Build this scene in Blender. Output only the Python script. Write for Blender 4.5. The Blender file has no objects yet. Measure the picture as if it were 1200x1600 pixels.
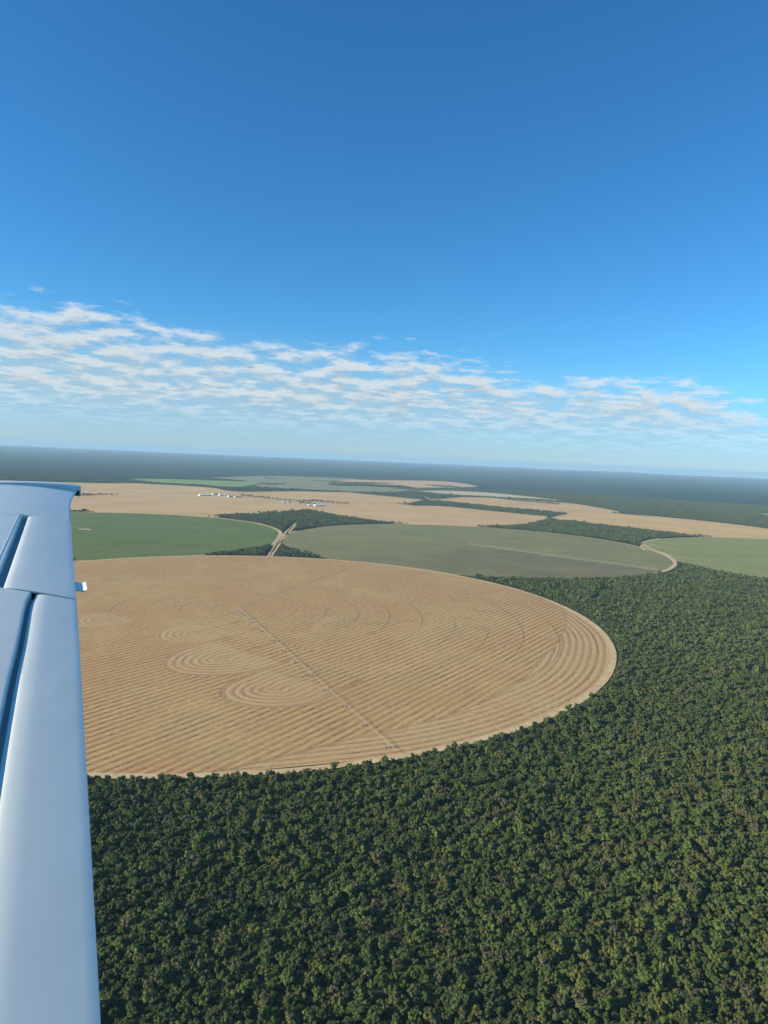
import bpy, bmesh, math, random
import numpy as np
from mathutils import Matrix, Vector
R = math.radians
scene = bpy.context.scene
COL = scene.collection

# ------------------------------------------------------------------ camera, sky, sun, exposure
CAM_H = 266.0
cam_d = bpy.data.cameras.new('camera'); cam_d.sensor_fit = 'VERTICAL'; cam_d.sensor_height = 36.0
cam_d.lens = 36.0 * 1070 / 1600; cam_d.clip_start = 0.05; cam_d.clip_end = 120000
cam = bpy.data.objects.new('camera', cam_d); COL.objects.link(cam)
PITCH, ROLL = R(4.6503), R(2.5051)
cam.matrix_world = Matrix.Translation((0, 0, CAM_H)) @ Matrix.Rotation(math.pi/2 - PITCH, 4, 'X') @ Matrix.Rotation(ROLL, 4, 'Z')
scene.camera = cam

SUN_EL, SUN_ROT = R(23), R(255)          # low sun on the left, a little behind the camera
SKY_STRENGTH, SUN_STRENGTH, EXPOSURE = 0.122, 5.0, 0.55
scene.render.engine = 'CYCLES'
scene.view_settings.view_transform = 'Standard'; scene.view_settings.look = 'None'
scene.view_settings.gamma = 1; scene.view_settings.use_curve_mapping = False
scene.view_settings.exposure = EXPOSURE
cy = scene.cycles
cy.use_denoising = True
cy.max_bounces = 5; cy.diffuse_bounces = 2; cy.glossy_bounces = 3; cy.transmission_bounces = 2; cy.volume_bounces = 0
cy.use_adaptive_sampling = True; cy.adaptive_threshold = 0.02

class NT:                                  # small helper to write node trees
    def __init__(s, t): s.t = t
    def n(s, typ, **kw):
        o = s.t.nodes.new(typ)
        for k, v in kw.items(): setattr(o, k, v)
        return o
    def put(s, sock, v):
        if isinstance(v, bpy.types.NodeSocket): s.t.links.new(v, sock)
        elif v is not None: sock.default_value = v
    def math(s, op, a, b=None, c=None, clamp=False):
        o = s.n('ShaderNodeMath', operation=op, use_clamp=clamp)
        for i, v in enumerate((a, b, c)): s.put(o.inputs[i], v)
        return o.outputs[0]
    def vec(s, op, a, b=None):
        o = s.n('ShaderNodeVectorMath', operation=op); s.put(o.inputs[0], a); s.put(o.inputs[1], b)
        return o.outputs['Value'] if op in ('LENGTH', 'DOT_PRODUCT') else o.outputs[0]
    def mapr(s, v, a, b, c=0.0, d=1.0, smooth=True):
        o = s.n('ShaderNodeMapRange', interpolation_type='SMOOTHSTEP' if smooth else 'LINEAR', clamp=True)
        for i, x in enumerate((v, a, b, c, d)): s.put(o.inputs[i], x)
        return o.outputs[0]
    def mix(s, f, a, b, blend='MIX'):
        o = s.n('ShaderNodeMix', data_type='RGBA', blend_type=blend)
        s.put(o.inputs[0], f); s.put(o.inputs[6], a); s.put(o.inputs[7], b)
        return o.outputs[2]
    def noise(s, vec, scale, detail=4, rough=0.55, dist=0.0):
        o = s.n('ShaderNodeTexNoise'); s.put(o.inputs['Vector'], vec)
        o.inputs['Scale'].default_value = scale; o.inputs['Detail'].default_value = detail
        o.inputs['Roughness'].default_value = rough; o.inputs['Distortion'].default_value = dist
        return o.outputs[0]
    def xyz(s, v):
        o = s.n('ShaderNodeSeparateXYZ'); s.put(o.inputs[0], v); return o.outputs
    def cxyz(s, x, y, z):
        o = s.n('ShaderNodeCombineXYZ')
        for i, v in enumerate((x, y, z)): s.put(o.inputs[i], v)
        return o.outputs[0]
def c4(r, g, b): return (r, g, b, 1.0)

def build_world():
    w = bpy.data.worlds.new('World'); scene.world = w; w.use_nodes = True
    t = NT(w.node_tree); bg = w.node_tree.nodes['Background']
    d = t.vec('NORMALIZE', t.n('ShaderNodeTexCoord').outputs['Generated'])
    X, Y, Z = t.xyz(d)
    zc = t.math('MAXIMUM', Z, 0.004)
    sk = t.n('ShaderNodeTexSky', sky_type='NISHITA'); sk.sun_disc = False
    sk.sun_elevation = SUN_EL; sk.sun_rotation = SUN_ROT
    sk.altitude = 0; sk.air_density = 1.0; sk.dust_density = 0.0; sk.ozone_density = 9.0
    t.put(sk.inputs[0], t.cxyz(X, Y, zc))
    hs = t.n('ShaderNodeHueSaturation'); hs.inputs['Saturation'].default_value = SKY_SAT; hs.inputs['Hue'].default_value = SKY_HUE
    t.put(hs.inputs['Color'], sk.outputs[0])
    sky = t.mix(1.0, hs.outputs[0], SKY_TINT, 'MULTIPLY')
    sky = t.mix(t.mapr(Z, 0.0, 0.13, 1, 0), sky, t.mix(1.0, sky, c4(.71, .80, 1.05), 'MULTIPLY'))   # the hazy air low down all round
    # a layer of broken stratocumulus, seen from below in perspective, that begins some kilometres away
    def density(dz, wob):
        q = t.math('ADD', t.math('ADD', zc, 0.11), dz)
        u = t.math('DIVIDE', X, q); v = t.math('DIVIDE', Y, q)
        p = t.cxyz(u, v, 0.0)
        n = t.noise(p, 4.4, 9, 0.62, 0.1)
        side = t.math('SUBTRACT', t.vec('DOT_PRODUCT', p, (-0.2755, 0.962, 0)), 3.28)
        if wob is None: wob = t.math('MULTIPLY', t.math('SUBTRACT', t.noise(p, 0.9, 3, 0.5), 0.5), 1.8)
        side = t.math('ADD', side, wob)
        big = t.noise(p, 0.75, 2, 0.5)
        curl = t.noise(t.cxyz(X, Y, t.math('MULTIPLY', t.math('ADD', Z, dz), 2.2)), 26.0, 5, 0.6)
        n = t.math('ADD', n, t.math('MULTIPLY', t.math('SUBTRACT', curl, 0.5), 0.30))
        th = t.math('ADD', t.mapr(side, -0.55, 0.8, 0.90, 0.38), t.math('MULTIPLY', t.math('SUBTRACT', big, 0.5), -0.35))
        return t.math('SUBTRACT', n, th), wob, p
    d0, wob, p = density(0.0, None)
    d1, _, _ = density(0.011, None)
    cov = t.mapr(d0, -0.05, 0.24)
    lit = t.mapr(t.math('SUBTRACT', d0, d1), -0.14, 0.16)
    thick = t.mapr(d0, 0.06, 0.26)
    lit = t.math('MULTIPLY', lit, t.math('SUBTRACT', 1.15, t.math('MULTIPLY', thick, 0.45)), clamp=True)
    ccol = t.mix(lit, c4(*CLOUD_DARK), c4(*CLOUD_LIGHT))
    far = t.mapr(Z, 0.018, 0.085)
    ccol = t.mix(t.math('MULTIPLY', t.math('SUBTRACT', 1.0, far), 0.75), ccol, sky)
    alpha = t.math('MULTIPLY', cov, t.mapr(Z, -0.004, 0.048))
    alpha = t.math('MULTIPLY', alpha, 0.93)
    # thin veil of the farthest cloud, merging into the haze above the horizon
    side2 = t.math('SUBTRACT', t.vec('DOT_PRODUCT', t.cxyz(t.math('DIVIDE', X, t.math('ADD', zc, 0.05)), t.math('DIVIDE', Y, t.math('ADD', zc, 0.05)), 0.0), (-0.343, 0.94, 0)), 4.1)
    veil = t.math('MULTIPLY', t.mapr(side2, 0.0, 3.5, 0, .55), t.mapr(Z, -0.005, 0.03, .8, 1))
    sky2 = t.mix(veil, sky, c4(2.35, 3.2, 3.75))
    t.put(bg.inputs[0], t.mix(alpha, sky2, ccol)); bg.inputs[1].default_value = SKY_STRENGTH
SKY_SAT, SKY_HUE, SKY_TINT = 1.07, 0.5, (0.92, 1.06, 0.95, 1)
CLOUD_DARK, CLOUD_LIGHT = (2.4, 3.1, 3.6), (4.3, 4.6, 4.7)
build_world()
az = SUN_ROT
to_sun = Vector((math.sin(az)*math.cos(SUN_EL), math.cos(az)*math.cos(SUN_EL), math.sin(SUN_EL)))
sd_ = bpy.data.lights.new('sun', 'SUN'); sd_.energy = SUN_STRENGTH; sd_.angle = R(0.53); sd_.color = (1.0, 0.90, 0.74)
sun = bpy.data.objects.new('sun', sd_); COL.objects.link(sun); sun.location = (-400, 0, 500)
sun.rotation_euler = to_sun.to_track_quat('Z', 'Y').to_euler()

# ------------------------------------------------------------------ baked plan of the land (metres)
POLYS = {
    'tan_left': [(-3449,4275),(-2076,4588),(-1784,4806),(-1441,4788),(-1190,4685),(-941,4384),(-582,4734),(-187,4850),(-5,4670),(241,4357),(142,3834),(360,3867),(553,3697),(767,3561),(815,3396),(708,3111),(534,2836),(257,2716),(53,2729),(-151,2716),(-426,2843),(-673,2660),(-987,2631),(-1313,2591),(-2037,2522)],
    'tan_mid': [(243,4391),(308,4644),(450,4860),(737,4955),(1080,4829),(1300,4642),(1393,4069),(1288,3875),(1006,3706),(887,3793),(727,3887),(599,4011),(394,4243)],
    'tan_right': [(813,3359),(980,3672),(1319,3914),(1441,3847),(1686,3597),(1847,3280),(1931,2813),(1727,2512),(1546,2739),(1250,2738),(1180,2850),(1021,3017),(860,3213),(799,3250)],
    'pale_strip': [(196,5454),(422,5758),(853,5758),(1033,5561),(1216,5223),(1354,4839),(1108,4955),(749,5043),(537,5046),(336,5235)],
    'pink_far': [(-490,6253),(-391,7327),(-190,7483),(667,8130),(949,7099),(694,6558),(511,6188),(269,5961),(108,6388),(-246,6299)],
    'green_far': [(-1990,5269),(-1989,5497),(-1716,5700),(-1204,5802),(-1030,5517),(-1037,4831),(-1383,4902),(-1615,4936)],
    'grey_far': [(-1643,6230),(-1265,7428),(-592,7704),(-298,7551),(-501,6167),(-233,5969),(212,5907),(545,5923),(195,5403),(-6,4955),(-602,4897),(-947,5021),(-1030,5517),(-1216,5862)],
    'pale_right': [(2414,4420),(2527,4565),(2688,4563),(2419,4101),(2361,4204)],
}
WOODS = {
    'wedge_left': [(-679,2715),(-540,2879),(-451,3009),(-396,3129),(-343,3177),(-225,3009),(-106,2850),(40,2724),(-144,2603),(-250,2441),(-287,2301),(-291,2232),(-302,2191),(-323,2586),(-342,2578),(-336,2252),(-408,2430),(-502,2555),(-622,2657)],
    'triangle_left': [(-468,1673),(-401,1721),(-338,1818),(-316,1932),(-307,1993),(-287,1762),(-294,1725)],
    'triangle_mid': [(-297,2074),(-282,1902),(-269,1733),(-187,1702),(-97,1691),(-135,1750),(-182,1806),(-241,1888)],
    'strip_mid': [(70,3841),(225,4046),(350,4184),(463,4142),(591,3955),(717,3834),(876,3743),(980,3672),(837,3406),(776,3449),(546,3649),(356,3815)],
    'wedge_right': [(455,2678),(693,3044),(790,3213),(832,3107),(966,3021),(1086,2886),(1219,2727),(1035,2585),(939,2462),(883,2336),(799,2489),(642,2616)],
    'strip_upper': [(-252,4796),(-53,5005),(186,5158),(473,5123),(737,4955),(539,4850),(376,4517),(241,4357),(-5,4595)],
    'row_a': [(-1635,3416),(-1578,3488),(-1394,3693),(-1494,3536),(-1569,3410)],
    'row_b': [(-1255,2623),(-1212,2647),(-1124,2673),(-1190,2598)],
    'row_c': [(-1830,5057),(-1636,4972),(-1608,4944),(-1686,4915)],
    'row_d': [(-1413,4926),(-1231,4845),(-987,4597),(-941,4465),(-1135,4642),(-1302,4773)],
    'clump_d': [(-1005,4764),(-961,4904),(-862,4620),(-856,4456),(-920,4402)],
    'row_e': [(-891,4638),(-816,4942),(-555,4892),(-279,4860),(-537,4729),(-775,4567)],
    'row_f': [(-1039,5507),(-822,5678),(-925,5441)],
    'row_g': [(-1210,6737),(-978,6663),(-1131,6648)],
    'row_h': [(-725,6624),(-321,6600),(115,6848),(-251,6398)],
    'row_i': [(-515,5874),(-229,5883),(-386,5762)],
    'row_j': [(45,5751),(564,5828),(306,5602)],
    'row_k': [(385,6748),(621,6767),(734,6528),(539,6543)],
    'row_l': [(769,4865),(1186,4540),(1136,4508),(881,4729)],
    'row_m': [(362,2639),(484,2702),(711,3023),(524,2780)],
    'row_n': [(1288,3875),(1451,3874),(1617,3752),(1422,3796)],
}
ROADS = {
    'g1': [(-698,2662),(-663,2651),(-556,2581),(-469,2508),(-389,2383),(-344,2268),(-326,2147),(-317,2019),(-311,1933)],
    'cross': [(-287,1705),(-302,1881),(-314,2084),(-324,2276),(-333,2607)],
    'cross2': [(-280,1718),(-292,1885),(-303,2088),(-312,2262),(-323,2513)],
    'f2l': [(-294,1982),(-308,2086),(-310,2206),(-296,2307)],
    'f2r': [(642,2616),(814,2465),(872,2308),(881,2092),(847,1943),(795,1828),(723,1728)],
    'f3l': [(880,2065),(886,2179),(893,2306),(913,2399),(968,2492),(1055,2592)],
    'far': [(273,4885),(284,4520),(301,4272)],
    'farm': [(-825,3849),(-651,3741),(-486,3691),(-360,3479),(-244,3251)],
    'spur': [(-624,2699),(-673,2632)],
    'trail': [(568,1617),(467,1432),(425,1345)],
    'access': [(-237,1130),(-195,1274),(-83,1565),(-26,1655)],
}
FARM = [((-1043, 3840), (-988, 3881)), ((-1000, 3970), (-975, 3990)), ((-952, 3928), (-928, 3947)), ((-908, 3879), (-899, 3886)), ((-880, 3838), (-855, 3857)), ((-843, 3835), (-812, 3858)), ((-539, 3605), (-517, 3619)), ((-508, 3600), (-495, 3608)), ((-387, 3462), (-363, 3477)), ((-354, 3459), (-302, 3491))]
ROWS = [([-826, 3941], [-648, 3828], 22), ([-654, 3823], [-544, 3705], 9), ([-537, 3710], [-416, 3685], 10), ([-432, 3701], [-356, 3777], 16), ([-351, 3727], [-191, 3677], 20), ([-440, 3545], [-358, 3526], 8)]

PIVOT = (-236.0, 1125.0); R_MAIN = 600.0
CIRC = {'main': (PIVOT, 600.0), 'olive': ((275, 2146), 598.0), 'green': ((-901, 2086), 597.0), 'light': ((1505, 2081), 672.0)}
rng = np.random.default_rng(7); random.seed(7)

# ------------------------------------------------------------------ helpers
def tag(o, label=None, cat=None, group=None, kind=None):
    if label: o['label'] = label
    if cat: o['category'] = cat
    if group: o['group'] = group
    if kind: o['kind'] = kind
    return o
def link(name, data, parent=None, loc=None):
    o = bpy.data.objects.new(name, data); COL.objects.link(o)
    if parent is not None: o.parent = parent
    if loc is not None: o.location = loc
    return o
def mesh_np(name, verts, faces, mats=(), smooth=False, midx=None):
    me = bpy.data.meshes.new(name)
    me.from_pydata([tuple(v) for v in np.asarray(verts, float).tolist()], [], [tuple(f) for f in faces])
    for m in mats: me.materials.append(m)
    if midx is not None: me.polygons.foreach_set('material_index', np.asarray(midx, np.int32))
    if smooth: me.polygons.foreach_set('use_smooth', np.ones(len(me.polygons), bool))
    me.update(); return me
class MB:                                  # collects verts and faces
    def __init__(s): s.v, s.f = [], []
    def add(s, v, f):
        k = len(s.v); s.v += [tuple(x) for x in v]; s.f += [tuple(i+k for i in q) for q in f]
    def box(s, c, size, rz=0):
        x, y, z = (d/2 for d in size); ca, sa = math.cos(rz), math.sin(rz)
        v = [(c[0]+a*x*ca-b*y*sa, c[1]+a*x*sa+b*y*ca, c[2]+e*z) for e in (-1, 1) for a, b in ((-1,-1),(1,-1),(1,1),(-1,1))]
        s.add(v, [(3,2,1,0),(4,5,6,7),(0,1,5,4),(1,2,6,5),(2,3,7,6),(3,0,4,7)])
    def bar(s, a, b, ra, rb=None, n=6, cap=True):
        a, b = Vector(a), Vector(b); rb = ra if rb is None else rb
        d = (b-a).normalized(); e = d.orthogonal().normalized(); g = d.cross(e)
        v = [tuple(p + (e*math.cos(2*math.pi*i/n) + g*math.sin(2*math.pi*i/n))*r) for p, r in ((a, ra), (b, rb)) for i in range(n)]
        f = [(i, (i+1) % n, n+(i+1) % n, n+i) for i in range(n)]
        if cap: f += [tuple(range(n-1, -1, -1)), tuple(range(n, 2*n))]
        s.add(v, f)
    def mesh(s, name, mat, smooth=False): return mesh_np(name, s.v, s.f, [mat], smooth)
    def build(s, name, mat, parent=None, loc=None, smooth=False): return link(name, s.mesh(name, mat, smooth), parent, loc)
def inside(poly, P):
    x, y = P[:, 0], P[:, 1]; r = np.zeros(len(P), bool); n = len(poly)
    for i in range(n):
        x1, y1 = poly[i]; x2, y2 = poly[(i+1) % n]
        if y1 == y2: continue
        c = ((y1 > y) != (y2 > y)) & (x < (x2-x1)*(y-y1)/(y2-y1)+x1); r ^= c
    return r
def spline(pts, step=12.0):                # Catmull-Rom through the points
    P = [Vector((*p, 0)) for p in pts]; P = [2*P[0]-P[1]] + P + [2*P[-1]-P[-2]]; out = []
    for i in range(1, len(P)-2):
        a, b, c, d = P[i-1:i+3]; n = max(2, int((c-b).length/step))
        for k in range(n):
            u = k/n
            out.append(.5*((2*b)+(c-a)*u+(2*a-5*b+4*c-d)*u*u+(3*b-a-3*c+d)*u**3))
    out.append(P[-2]); return [(p.x, p.y) for p in out]
def dist_line(line, P):
    L = np.array(line); best = np.full(len(P), 1e9)
    for a, b in zip(L[:-1], L[1:]):
        ab = b-a; t = np.clip(((P-a)@ab)/max(ab@ab, 1e-9), 0, 1)
        best = np.minimum(best, np.hypot(*(P-a-t[:, None]*ab).T))
    return best

# ------------------------------------------------------------------ materials
def new_mat(name):
    m = bpy.data.materials.new(name); m.use_nodes = True
    t = NT(m.node_tree); b = m.node_tree.nodes['Principled BSDF']; return m, t, b
def plain(name, col, rough=0.6, metal=0.0, spec=0.5, var=0.12, scale=3.0):
    m, t, b = new_mat(name)
    p = t.n('ShaderNodeTexCoord').outputs['Object']
    n = t.noise(p, scale, 5)
    t.put(b.inputs['Base Color'], t.mix(n, c4(*[c*(1-var) for c in col]), c4(*[min(1, c*(1+var)) for c in col])))
    b.inputs['Roughness'].default_value = rough; b.inputs['Metallic'].default_value = metal
    b.inputs['Specular IOR Level'].default_value = spec
    return m
def leaf_mat(name, a, b_, cdead):
    m, t, b = new_mat(name)
    pos = t.n('ShaderNodeNewGeometry').outputs['Position']
    rnd = t.n('ShaderNodeObjectInfo').outputs['Random']
    n1 = t.noise(pos, 0.9, 2, 0.6); n2 = t.noise(pos, 0.012, 3, 0.6)
    f = t.math('ADD', t.math('MULTIPLY', rnd, 0.65), t.math('MULTIPLY', t.math('SUBTRACT', n2, 0.5), 1.3))
    col = t.mix(t.mapr(f, 0.0, 0.75), c4(*a), c4(*b_))
    col = t.mix(t.mapr(n1, 0.35, 0.75, 0.0, 0.7), col, t.mix(0.5, col, c4(*cdead)))
    v = t.mapr(t.noise(pos, 1.7, 2, 0.6), 0.3, 0.7, 0.6, 1.5)
    hs = t.n('ShaderNodeHueSaturation'); t.put(hs.inputs['Value'], v); t.put(hs.inputs['Color'], col)
    t.put(b.inputs['Base Color'], hs.outputs[0]); b.inputs['Roughness'].default_value = 0.65
    b.inputs['Specular IOR Level'].default_value = 0.25
    return m
LEAF = [leaf_mat('leaves_dark_green', (.047, .070, .015), (.090, .118, .023), (.085, .090, .028)),
        leaf_mat('leaves_olive', (.078, .094, .020), (.138, .150, .030), (.12, .115, .042)),
        leaf_mat('leaves_fresh_green', (.066, .103, .019), (.118, .165, .029), (.11, .13, .036)),
        leaf_mat('leaves_grey_brown', (.080, .082, .032), (.125, .118, .046), (.13, .115, .055))]
BARK = plain('bark', (.11, .085, .065), 0.9, spec=.2, scale=2)

def field_mat(name, c_lo, c_hi, ang, space, rows, big=0.006, streak=0.25, rough=0.9, green=None, rings=0.0):
    """Crop or stubble: large soft patches, streaks along the rows and faint rows."""
    m, t, b = new_mat(name)
    pos = t.n('ShaderNodeNewGeometry').outputs['Position']
    X, Y, Z = t.xyz(pos)
    ca, sa = math.cos(R(ang)), math.sin(R(ang))
    u = t.math('ADD', t.math('MULTIPLY', X, ca), t.math('MULTIPLY', Y, sa))
    v = t.math('SUBTRACT', t.math('MULTIPLY', Y, ca), t.math('MULTIPLY', X, sa))
    st = t.noise(t.cxyz(t.math('MULTIPLY', u, 0.1), v, 0.0), 0.045, 5, 0.65)
    bg = t.noise(pos, big, 5, 0.6); fine = t.noise(pos, 0.35, 3, 0.6)
    f = t.math('ADD', t.math('MULTIPLY', bg, 1.0), t.math('MULTIPLY', t.math('SUBTRACT', st, 0.5), streak*4))
    f = t.math('ADD', f, t.math('MULTIPLY', t.math('SUBTRACT', fine, 0.5), 0.35))
    if rows:
        w = t.math('ADD', v, t.math('MULTIPLY', t.math('SUBTRACT', t.noise(pos, 0.02, 2), 0.5), 6.0))
        s = t.math('SINE', t.math('MULTIPLY', w, 2*math.pi/space))
        f = t.math('ADD', f, t.math('MULTIPLY', s, rows))
    col = t.mix(t.mapr(f, 0.2, 0.8, smooth=False), c4(*c_lo), c4(*c_hi))
    if rings:
        o = t.n('ShaderNodeTexCoord').outputs['Object']; rad = t.vec('LENGTH', o)
        d = t.math('ABSOLUTE', t.math('SUBTRACT', t.math('MODULO', t.math('ADD', rad, 13.0), 53.4), 26.7))
        k = t.math('MULTIPLY', t.mapr(d, .8, 2.6, rings, 0), t.mapr(t.noise(pos, .006, 3, .6), .4, .6))
        col = t.mix(k, col, c4(.26, .21, .11))
    if green: col = t.mix(t.mapr(t.noise(pos, 0.0035, 3, 0.5), 0.5, 0.68, 0, 0.6), col, c4(*green))
    t.put(b.inputs['Base Color'], col); b.inputs['Roughness'].default_value = rough
    b.inputs['Specular IOR Level'].default_value = 0.15
    return m
def dirt_mat():
    m, t, b = new_mat('pale_dirt')
    pos = t.n('ShaderNodeNewGeometry').outputs['Position']
    n = t.noise(pos, 0.06, 6, 0.65)
    t.put(b.inputs['Base Color'], t.mix(t.mapr(n, .3, .7), c4(.47, .33, .165), c4(.63, .48, .27)))
    b.inputs['Roughness'].default_value = 0.95; b.inputs['Specular IOR Level'].default_value = 0.1
    return m
DIRT = dirt_mat()
def ground_mat():
    m, t, b = new_mat('woodland_floor')
    pos = t.n('ShaderNodeNewGeometry').outputs['Position']
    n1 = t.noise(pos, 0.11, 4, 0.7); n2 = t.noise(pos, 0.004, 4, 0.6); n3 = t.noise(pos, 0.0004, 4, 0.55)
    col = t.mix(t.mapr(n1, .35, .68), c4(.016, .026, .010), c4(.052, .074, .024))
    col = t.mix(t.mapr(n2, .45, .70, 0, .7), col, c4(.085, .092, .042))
    col = t.mix(t.mapr(n3, .45, .58, 0, .8), col, c4(.018, .030, .014))  # broad dark bands painted in as cloud shadows on the far plain
    t.put(b.inputs['Base Color'], col); b.inputs['Roughness'].default_value = 0.95
    b.inputs['Specular IOR Level'].default_value = 0.05
    return m

# ------------------------------------------------------------------ ground sheet and air
def ring_sheet(radii, n):
    v = [(0, 0, 0)]; f = []
    for r in radii: v += [(r*math.cos(2*math.pi*i/n), r*math.sin(2*math.pi*i/n), 0) for i in range(n)]
    f += [(0, 1+i, 1+(i+1) % n) for i in range(n)]
    for k in range(len(radii)-1):
        a = 1+k*n; b = a+n
        f += [(a+i, b+i, b+(i+1) % n, a+(i+1) % n) for i in range(n)]
    return v, f
v, f = ring_sheet([500, 2000, 6000, 12000, 20000, 33200], 180)
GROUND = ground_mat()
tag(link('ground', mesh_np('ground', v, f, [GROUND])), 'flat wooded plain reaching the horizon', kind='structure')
# far low plateaus that break the horizon line
def hill_strip(a0, a1, r, hmax, depth):
    n = 90; v = []; f = []
    for i in range(n+1):
        u = i/n; a = a0+(a1-a0)*u
        h = hmax*(math.sin(math.pi*u)**.5)*(.7+.3*math.sin(u*17+a0*9)+.12*math.sin(u*53))
        for rr, hh in ((r, 0), (r+depth*.25, max(h, 0.5)), (r+depth*.75, max(h*.9, .4)), (r+depth, 0)):
            v.append((rr*math.sin(a), rr*math.cos(a), hh-0.5))
        if i: k = 4*i; f += [(k-4+j, k+j, k+j+1, k-3+j) for j in range(3)]
    return v, f
hv, hf = [], []
for a in ((R(-34), R(-18), 30500, 34, 2200), (R(-2), R(13), 30800, 28, 2000), (R(10), R(34), 29500, 44, 2600), (R(-20), R(2), 28000, 22, 3000)):
    v, f = hill_strip(*a); k = len(hv); hv += v; hf += [tuple(i+k for i in q) for q in f]
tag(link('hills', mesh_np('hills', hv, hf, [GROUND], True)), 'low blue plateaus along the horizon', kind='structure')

def build_haze():
    m = bpy.data.materials.new('haze_air'); m.use_nodes = True; nt = m.node_tree; nt.nodes.clear()
    o = nt.nodes.new('ShaderNodeOutputMaterial'); v = nt.nodes.new('ShaderNodeVolumePrincipled')
    v.inputs['Color'].default_value = HAZE_COLOR; v.inputs['Density'].default_value = HAZE_DENSITY
    v.inputs['Anisotropy'].default_value = 0.0
    nt.links.new(v.outputs[0], o.inputs['Volume'])
    b = MB(); b.box((0, 0, 141.5), (70000, 70000, 285)); h = b.build('haze', m)
    tag(h, 'thin blue haze over the plain', kind='stuff')
HAZE_DENSITY, HAZE_COLOR = 4.6e-5, (0.53, 0.83, 1.0, 1)
build_haze()

# ------------------------------------------------------------------ fields
def poly_field(name, pts, z, mat, label, smooth=True):
    P = spline(list(pts)+[pts[0]], 40) if smooth else list(pts)
    bm = bmesh.new(); vs = [bm.verts.new((x, y, z)) for x, y in P[:-1]]
    fc = bm.faces.new(vs); fc.normal_update()
    if fc.normal.z < 0: fc.normal_flip()
    bmesh.ops.triangulate(bm, faces=[fc])
    me = bpy.data.meshes.new(name); bm.to_mesh(me); bm.free(); me.materials.append(mat)
    return tag(link(name, me), label, kind='structure')
def disc(name, c, r, z, mat, label, wob=0.0, seed=0):
    n = 360; q = random.Random(seed); ph = [q.uniform(0, 6.28) for _ in range(4)]
    rim = [(r+wob*sum(math.sin(i*2*math.pi/n*k+ph[j]) for j, k in enumerate((3, 7, 16, 31)))/4) for i in range(n)]
    v = [(0, 0, 0)]+[(rr*math.cos(2*math.pi*i/n), rr*math.sin(2*math.pi*i/n), 0) for i, rr in enumerate(rim)]
    me = mesh_np(name, v, [(0, 1+i, 1+(i+1) % n) for i in range(n)], [mat])
    return tag(link(name, me, loc=(c[0], c[1], z)), label, kind='structure')
def strip(name, pts, w, z, mat, label, step=10.0, jit=0.15, closed=False):
    P = spline(pts, step); n = len(P); v = []; f = []; q = random.Random(len(pts)+n); q0 = q.uniform(0, 6)
    for i, (x, y) in enumerate(P):
        a = P[max(i-1, 0)]; b = P[min(i+1, n-1)]
        d = Vector((b[0]-a[0], b[1]-a[1])).normalized(); nx, ny = -d.y, d.x
        for s in (-1, 1):
            h = s*w/2*(1+jit*(math.sin(i*.37+s+q0)+math.sin(i*.131+2*s+q0)+q.uniform(-.5, .5))*.6); v.append((x+nx*h, y+ny*h, z))
        if i: k = 2*i; f.append((k-2, k-1, k+1, k))
    me = mesh_np(name, v, f, [mat])
    bm = bmesh.new(); bm.from_mesh(me)
    for fc in bm.faces:
        fc.normal_update()
        if fc.normal.z < 0: fc.normal_flip()
    bm.to_mesh(me); bm.free()
    return tag(link(name, me), label, kind='structure')

M_TAN = field_mat('dry_stubble', (.445, .278, .112), (.61, .42, .19), 12, 40, 0.05, 0.003, 0.22)
M_TAN2 = field_mat('ripe_stubble', (.475, .295, .108), (.64, .43, .18), -35, 34, 0.06, 0.004, 0.2)
M_PINK = field_mat('bare_pinkish_soil', (.45, .275, .112), (.61, .405, .18), 30, 40, 0.05, 0.003, 0.2)
M_PALE = field_mat('pale_dry_field', (.46, .36, .19), (.60, .48, .27), 8, 40, 0.04, 0.003, 0.2)
M_GREEN = field_mat('lush_crop', (.086, .126, .024), (.140, .180, .038), 20, 26, 0.07, 0.005, 0.16, rings=.45)
M_LIGHT = field_mat('ripening_crop', (.185, .205, .056), (.295, .280, .088), -52, 30, 0.14, 0.006, 0.2, green=(.17, .21, .06), rings=.3)
M_GFAR = field_mat('bright_far_crop', (.17, .26, .062), (.24, .32, .085), 10, 40, 0.03, 0.003, 0.12)
M_GREY = field_mat('grey_green_far_crop', (.19, .19, .085), (.26, .25, .12), 8, 40, 0.03, 0.003, 0.18)
zf = 0.20
poly_field('stubble_field', POLYS['tan_left'], zf, M_TAN, 'large tan stubble field behind the dark green circle, with farm buildings in it')
poly_field('stubble_field', POLYS['tan_mid'], zf, M_PINK, 'pinkish stubble field beyond the middle strip of wood')
poly_field('stubble_field', POLYS['tan_right'], zf+.1, M_TAN2, 'orange tan stubble field at the right, beyond the light green circle')
poly_field('stubble_field', POLYS['pale_strip'], zf, M_PALE, 'narrow pale field in front of the far forest at centre right')
poly_field('stubble_field', POLYS['pink_far'], zf+.25, M_PINK, 'far pinkish field at the forest edge')
poly_field('crop_field', POLYS['green_far'], zf+.5, M_GFAR, 'bright green far field at the left')
poly_field('crop_field', POLYS['grey_far'], zf, M_GREY, 'grey green far field behind the farm')
poly_field('crop_field', POLYS['pale_right'], zf, M_GREY, 'small pale clearing in the forest at the right edge')
disc('crop_circle', CIRC['green'][0], 591, .25, M_GREEN, 'dark green irrigated circle at the left, beside the wing', 1.5, 3)
disc('crop_circle', CIRC['light'][0], 664, .35, M_LIGHT, 'light yellowish green circle at the right edge', 1.5, 4)

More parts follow.
